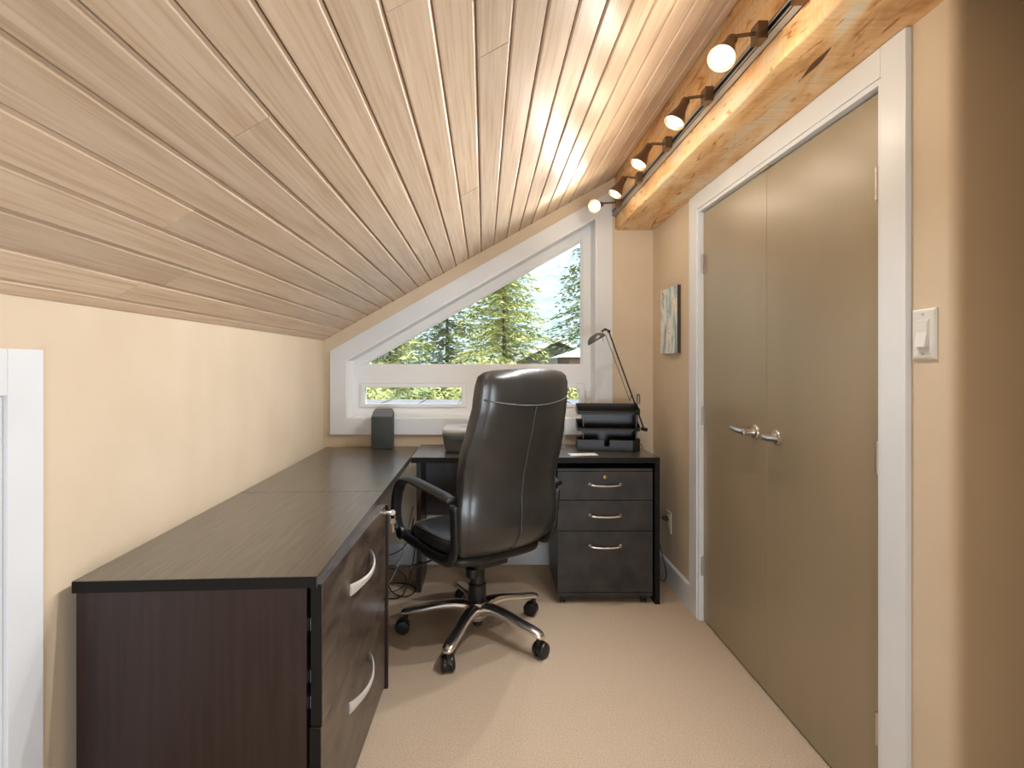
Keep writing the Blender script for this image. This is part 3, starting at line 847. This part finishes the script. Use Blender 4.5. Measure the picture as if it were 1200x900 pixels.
# light switch
sw = thing('light_switch', 'white rocker light switch on the wall strip right of the closet casing', 'light switch', (XR, 1.308, 1.338))
bm = bmesh.new(); rings = []
for (d_, s) in ((0, 0), (.003, .0), (.0062, .004), (.007, .008)):
    a, b = .036-s, .0615-s
    rings.append([(-d_, -a, -b), (-d_, a, -b), (-d_, a, b), (-d_, -a, b)])
loft(bm, rings); obj('plate', bm, 'plate', sw)
bm = bmesh.new(); box(bm, -.0085, -.0068, -.0185, .0185, -.035, .035, .0008); obj('rocker_frame', bm, 'plate', sw)
bm = bmesh.new(); prism(bm, [(-.0084, -.031), (-.017, -.031), (-.0105, .004), (-.0095, .031), (-.0084, .031)], 'y', -.0155, .0155)
obj('rocker', bm, 'plate', sw)
for z in (-.048, .048):
    bm = bmesh.new(); lathe(bm, [(.003, .0065), (.003, .0078)], 12, axis_mtx((0, 0, z), (-1, 0, 0))); obj('screw', bm, 'steel', sw)

# outlet, plug, cord
ol_ = thing('wall_outlet', 'ivory wall outlet low on the right wall past the closet casing', 'outlet', (XR, 3.115, .355))
bm = bmesh.new(); box(bm, -.006, 0, -.036, .036, -.060, .060, .002); obj('plate', bm, 'ivory', ol_)
for z in (-.020, .020):
    bm = bmesh.new(); lathe(bm, [(.0165, .0055), (.0165, .008)], 20, axis_mtx((0, 0, z), (-1, 0, 0))); obj('socket', bm, 'ivory', ol_)
cp = thing('plugged_cable', 'black power cord plugged into the ivory wall outlet', 'power cord', (XR-.008, 3.115, .375))
obj('plug', B(-.030, 0, -.011, .011, -.012, .012, .004), 'cable', cp)
bm = bmesh.new(); tube(bm, catmull([(-.028, 0, 0), (-.055, .005, -.002), (-.060, .02, -.06), (-.046, -.02, -.18), (-.030, -.055, -.28), (-.030, -.035, -.345), (-.035, .03, -.366), (-.055, .10, -.368), (-.08, .2, -.368)], 6), .003, 7)
obj('cord', bm, 'cable', cp, 'all')
bm = bmesh.new(); tube(bm, catmull([(.905, 3.26, BZ+.006), (.950, 3.27, BZ+.005), (.975, 3.28, BZ-.05), (.985, 3.25, .60), (1.0, 3.16, .44), (1.012, 3.12, .385)], 6), .0022, 6)
lc = obj('lamp_wire', bm, 'cable'); lc.name = 'lamp_wire'; lc.parent = dl; lc.matrix_parent_inverse = dl.matrix_basis.inverted()
# cable tangle under the left desk
def cable(pts, m, label, r=.0032):
    bm_ = bmesh.new(); tube(bm_, catmull(pts, 7), r, 7)
    return tag(obj('power_cable', bm_, m, None, 'all'), label, 'cable')
cable([(-.62, 3.05, .28), (-.56, 3.02, .10), (-.50, 2.95, .02), (-.42, 2.93, .004), (-.38, 3.02, .004), (-.46, 3.10, .006), (-.60, 3.08, .01), (-.63, 2.99, .006), (-.50, 2.90, .0045), (-.43, 2.96, .02), (-.40, 3.07, .16), (-.39, 3.15, .33)], 'cable', 'black cable looping on the carpet and up under the desk corner')
cable([(-.66, 3.00, .20), (-.52, 3.05, .19), (-.44, 3.10, .24), (-.41, 3.16, .36)], 'cable', 'black cable strung sideways above the floor loops')
cable([(-.62, 2.98, .12), (-.53, 3.0, .13), (-.46, 3.04, .09), (-.43, 3.0, .05), (-.50, 2.97, .012), (-.60, 3.0, .004), (-.70, 2.92, .004)], 'cable', 'black cable sagging across the knot of cables', .0028)
cable([(-.60, 2.93, .004), (-.52, 2.98, .06), (-.47, 3.04, .17), (-.44, 3.1, .30), (-.42, 3.2, .42)], 'cable_g', 'grey cable rising diagonally past the black ones')
bm = bmesh.new(); box(bm, -.02, .02, -.011, .011, -.009, .009, .003)
o = obj('cable_connector', bm, 'cable_g'); o.location = (-.478, 3.025, .150); o.rotation_euler = (0, -.8, .3); tag(o, 'small grey connector in the middle of the cable knot', 'connector')

# ================================================================== TRACK LIGHT
tk = thing('track_light', 'brushed steel track with five warm spotlights fixed to the beam side', 'track light', (.83, 2.4, 2.21))
TX0, TX1, TZ0, TZ1 = .803, .830, 2.195, 2.229
bm = bmesh.new()
box(bm, TX0, TX1, 1.20, 3.40, TZ0, TZ0+.003); box(bm, TX0, TX1, 1.20, 3.40, TZ1-.003, TZ1)
box(bm, TX1-.004, TX1, 1.20, 3.40, TZ0, TZ1); box(bm, TX0, TX0+.0015, 1.20, 3.40, TZ0, TZ0+.009); box(bm, TX0, TX0+.0015, 1.20, 3.40, TZ1-.009, TZ1)
child('track', bm, 'steel', tk)
child('slot', B(TX0+.006, TX0+.010, 1.20, 3.40, TZ0+.003, TZ1-.003), 'blk', tk)
child('end_feed', B(TX0-.008, TX1, 1.10, 1.40, TZ0-.001, TZ1+.012, .001), 'bronze', tk)
child('end_cap', B(TX0-.001, TX1, 3.400, 3.410, TZ0-.001, TZ1+.001, .001), 'steel', tk)
LAMPS = [((.711, 1.546, 2.197), (.659, 1.500, 2.113), 1.0), ((.714, 1.907, 2.198), (.669, 1.902, 2.113), .55),
         ((.712, 2.323, 2.206), (.662, 2.318, 2.120), .55), ((.715, 2.750, 2.212), (.6655, 2.745, 2.126), .55), ((.690, 3.165, 2.200), (.634, 3.095, 2.168), 1.0)]
SPOTS = [((-.15, 1.0, .0), 46), ((-.6, 1.3, .6), 34), ((-.7, 2.2, .8), 28), ((-.5, 2.7, .5), 24), ((-.9, 1.6, 1.0), 15)]
for i, (a, b, br_) in enumerate(LAMPS):
    a, b = Vector(a), Vector(b); Y = a.y; d = (b-a).normalized()
    yb = [1.546, 1.907, 2.323, 2.75, 3.167][i]
    hd = child('connector', B(.774, TX0-.0002, yb-.022, yb+.022, 2.186, 2.236, .001), 'bronze', tk)
    def hc(name, bm_, m, sm=True):
        o_ = obj(name, bm_, m, hd, sm); o_.matrix_parent_inverse = (hd.matrix_parent_inverse).inverted() @ tk.matrix_basis.inverted() if False else Matrix(); return o_
    bm = bmesh.new(); tube(bm, [(.776, yb, 2.211), (a.x+.006, Y, a.z+.006)], .0055, 10); hc('stem', bm, 'bronze')
    L_ = (b-a).length
    bm = bmesh.new()
    prof = [(.006, -.006), (.013, -.002), (.0155, .006), (.0155, .022), (.0175, .038), (.023, .056), (.0325, L_-.020), (.0385, L_), (.037, L_), (.031, L_-.018), (.025, L_-.030), (.012, L_-.04)]
    lathe(bm, prof, 28, axis_mtx(a, d)); hc('spot_head', bm, 'bronze')
    bm = bmesh.new(); lathe(bm, [(.0325, L_-.012), (.0325, L_-.010), (.004, L_-.009)], 28, axis_mtx(a, d)); hc('bulb', bm, 'bulb_dim')
    rc = .021 if br_ == 1 else .008
    bm = bmesh.new(); lathe(bm, [(rc, L_-.0088), (rc, L_-.007), (rc*.6, L_-.005)], 24, axis_mtx(a, d)); hc('bulb_core', bm, 'bulb')
    light('track_spot', 'SPOT', a + d*(L_+.004), SPOTS[i][1]*.92, (1, .995, .985), aim=SPOTS[i][0], spot_size=math.radians(128), spot_blend=1.0, shadow_soft_size=.02)
    light('bulb_glow', 'POINT', a + d*(L_+.03), [1.9, 1.9, 1.9, 1.3, .7][i], (1, .86, .68), shadow_soft_size=.03)

# ================================================================== OUTDOORS
GZ = -3.2
struct(obj('ground', B(-60, 60, YF+.8, 160, GZ-.3, GZ), noise_var(mat('lawn', (.1, .16, .05), .9), (.07, .12, .03), (.16, .22, .08), nscale=.8)))
bm = bmesh.new(); box(bm, -4.5, 4.5, 3.72, 6.5, .70, .835, .01)
for k in range(22): box(bm, -4.4+.41*k, -4.375+.41*k, 3.73, 6.49, .834, .850)
box(bm, -4.3, 4.3, 3.75, 6.4, GZ, .70)
struct(obj('lower_roof', bm, mat('grey_metal_roof', (.13, .135, .14), .55)), 'grey flat roof just below the window outside')
bm = bmesh.new()
rings = []; rnd = random.Random(5)
for k in range(61):
    x = -300+10*k
    hgt = 34 + 22*math.sin(k*.19+1.4)+9*math.sin(k*.53)+3*math.sin(k*1.7)
    rings.append([(x, 150, GZ), (x, 185, GZ+hgt*.55), (x, 230, GZ+hgt), (x, 300, GZ)])
loft(bm, rings)
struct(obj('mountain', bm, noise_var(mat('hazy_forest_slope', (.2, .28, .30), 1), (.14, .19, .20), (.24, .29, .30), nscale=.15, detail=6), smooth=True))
def needle_mat(name, c1, c2):
    m = noise_var(mat(name, c1, .6), c1, c2, nscale=1.6, detail=3)
    n, l, b = nodes(m)
    b.inputs['Transmission Weight'].default_value = 0
    return m
NM = [needle_mat('yellow_green_needles', (.26, .31, .09), (.60, .62, .25)), needle_mat('mid_green_needles', (.15, .21, .10), (.36, .44, .22)), needle_mat('deep_green_needles', (.10, .15, .06), (.22, .30, .12))]
bark = noise_var(mat('bark', (.06, .04, .03), .9), (.04, .03, .02), (.09, .06, .045), nscale=12)
def conifer(name, x, y, H, Lmax, m, seed, label, droop=.35, blade=.085, dens=1.0, z_low=-2.6):
    rd = random.Random(seed)
    V, F = [], []
    t = thing(name, label, 'tree', (x, y, GZ), group=None)
    nwh = int(H/.13)
    for w in range(nwh):
        z = .6 + (H-.8)*w/nwh
        fr = (z/H)
        L_ = Lmax*(1-fr)**.8*rd.uniform(.8, 1.1)+.15
        nb = 11
        for b in range(nb):
            a = rd.uniform(0, 2*PI); dx, dy = math.cos(a), math.sin(a)
            ns = max(3, int(L_/.10*dens))
            rise = rd.uniform(-.1, .25)
            for s in range(ns):
                q = (s+rd.random())/ns
                if q < .05: continue
                r_ = L_*q
                px, py, pz = dx*r_, dy*r_, z + rise*r_ - droop*r_*r_*.5 + rd.uniform(-.03, .03)
                for side in (-1, 1):
                    for kx in range(2):
                        an = a + side*rd.uniform(.4, 1.1); bl = blade*rd.uniform(.8, 1.8)
                        ex, ey = math.cos(an)*bl, math.sin(an)*bl; ez = -rd.uniform(-.1, .6)*bl
                        wx_, wy_ = -math.sin(an)*bl*.22, math.cos(an)*bl*.22
                        i = len(V); wz_ = rd.uniform(-.1, .1)*bl
                        V += [(px-wx_, py-wy_, pz-wz_), (px+wx_, py+wy_, pz+wz_), (px+ex, py+ey, pz+ez)]
                        F.append((i, i+1, i+2))
    me = bpy.data.meshes.new('foliage'); me.from_pydata(V, [], F); me.materials.append(m)
    o = bpy.data.objects.new('foliage', me); COL.objects.link(o); o.parent = t; o['kind'] = 'stuff'
    bm_ = bmesh.new(); tube(bm_, [(0, 0, 0), (.05, 0, H*.5), (0, 0, H*.97)], [.065*H/9, .035*H/9, .012], 10)
    obj('trunk', bm_, bark, t, True)
    return t
conifer('conifer', -1.75, 9.9, 6.4, 1.9, NM[0], 1, 'sunlit yellow-green conifer closest to the window at left', dens=1.3)
conifer('conifer', .35, 10.5, 7.6, 1.9, NM[0], 2, 'bright green conifer with feathery tips in the middle of the view', dens=1.3)
conifer('conifer', 2.75, 12.6, 9.8, 2.2, NM[1], 3, 'tall grey-green conifer filling the right edge of the pane', dens=1.2, droop=.5)
conifer('conifer', -1.0, 14.0, 10.5, 2.4, NM[2], 4, 'dark tall conifer standing behind the yellow-green ones', dens=1.1)
conifer('conifer', -4.6, 12.5, 8.6, 2.4, NM[2], 5, 'dark conifer low at the far left of the pane', dens=1.0)
conifer('conifer', .9, 24.0, 12.0, 2.7, NM[1], 6, 'distant conifer behind the roof gable', dens=.9)
conifer('conifer', -3.6, 18.0, 12.0, 2.8, NM[1], 7, 'distant conifer showing over the trees at left', dens=.9)
def shrub(x, y, z, rx, rz_, m, seed, label):
    rd = random.Random(seed); V, F = [], []
    for k in range(5200):
        a, ph = rd.uniform(0, 2*PI), rd.uniform(-.25, PI/2); rr = rd.uniform(.75, 1.05)*(1+.12*math.sin(a*5+ph*7))
        p = Vector((rx*rr*math.cos(a)*math.cos(ph), rx*rr*math.sin(a)*math.cos(ph), rz_*rr*math.sin(ph)))
        d1 = Vector((rd.gauss(0, 1), rd.gauss(0, 1), rd.gauss(0, 1))).normalized()*.07; d2 = Vector((rd.gauss(0, 1), rd.gauss(0, 1), rd.gauss(0, 1))).normalized()*.035
        i = len(V); V += [tuple(p), tuple(p+d1), tuple(p+d2)]; F.append((i, i+1, i+2))
    me = bpy.data.meshes.new('bush'); me.from_pydata(V, [], F); me.materials.append(m)
    t = thing('bush', label, 'bush', (x, y, GZ))
    o = bpy.data.objects.new('foliage', me); COL.objects.link(o); o.parent = t; o.location = (0, 0, z-GZ); o['kind'] = 'stuff'
    bm_ = bmesh.new(); tube(bm_, [(0, 0, 0), (.03, .02, z-GZ+.3)], .06, 8); obj('stem', bm_, bark, t)
shrub(-1.85, 7.2, .2, .82, .98, NM[0], 11, 'lime green bush along the bottom left of the pane')
shrub(.0, 7.3, .2, .80, .98, NM[0], 12, 'lime green bush below the middle of the pane')
shrub(1.75, 7.6, .15, .80, 1.02, NM[0], 13, 'lime green bush below the roof gable at right')

# neighbour's house: gabled dark roof with pale fascia, and a lower wing
nh = thing('neighbour_house', 'neighbouring house with a pale roof edge and dark wall behind the trees', 'house', (4.0, 17, GZ))
def nchild(n_, bm_, m): return child(n_, bm_, m, nh)
hb2 = mat('blue_grey_siding', (.16, .17, .19), .7); hb = mat('dark_brown_siding', (.10, .06, .05), .7); rf = mat('grey_roof', (.20, .21, .22), .8); fa = mat('pale_fascia', (.75, .75, .74), .5)
nchild('wall', prism(bmesh.new(), [(1.0, GZ), (3.3, GZ), (3.3, 1.36), (2.15, 1.93), (1.0, 1.36)], 'y', 16.0, 21.0), hb2)
for s, (xa, za, xb, zb) in enumerate(((.75, 1.28, 2.15, 1.97), (2.15, 1.97, 3.55, 1.28))):
    nchild('roof_slab', prism(bmesh.new(), [(xa, za), (xb, zb), (xb, zb+.07), (xa, za+.07)], 'y', 15.6, 21.3), rf)
    nchild('fascia', prism(bmesh.new(), [(xa, za-.06), (xb, zb-.06), (xb, zb+.09), (xa, za+.09)], 'y', 15.52, 15.599), fa)
sh_ = thing('garden_shed', 'low shed with a white roof and brown boards at the right of the pane', 'shed', (2.35, 10.2, GZ))
child('wall', B(1.42, 3.2, 8.95, 10.4, GZ, 1.375), hb, sh_)
bm = bmesh.new()
v = [bm.verts.new(p) for p in ((1.30, 8.85, 1.376), (3.35, 8.85, 1.376), (3.35, 10.5, 1.376), (1.30, 10.5, 1.376), (2.05, 9.6, 1.66), (3.35, 9.6, 1.66))]
for f in ((0, 1, 5, 4), (0, 4, 3), (3, 4, 5, 2), (1, 2, 5), (0, 3, 2, 1)): bm.faces.new([v[q] for q in f])
child('roof', bm, fa, sh_)
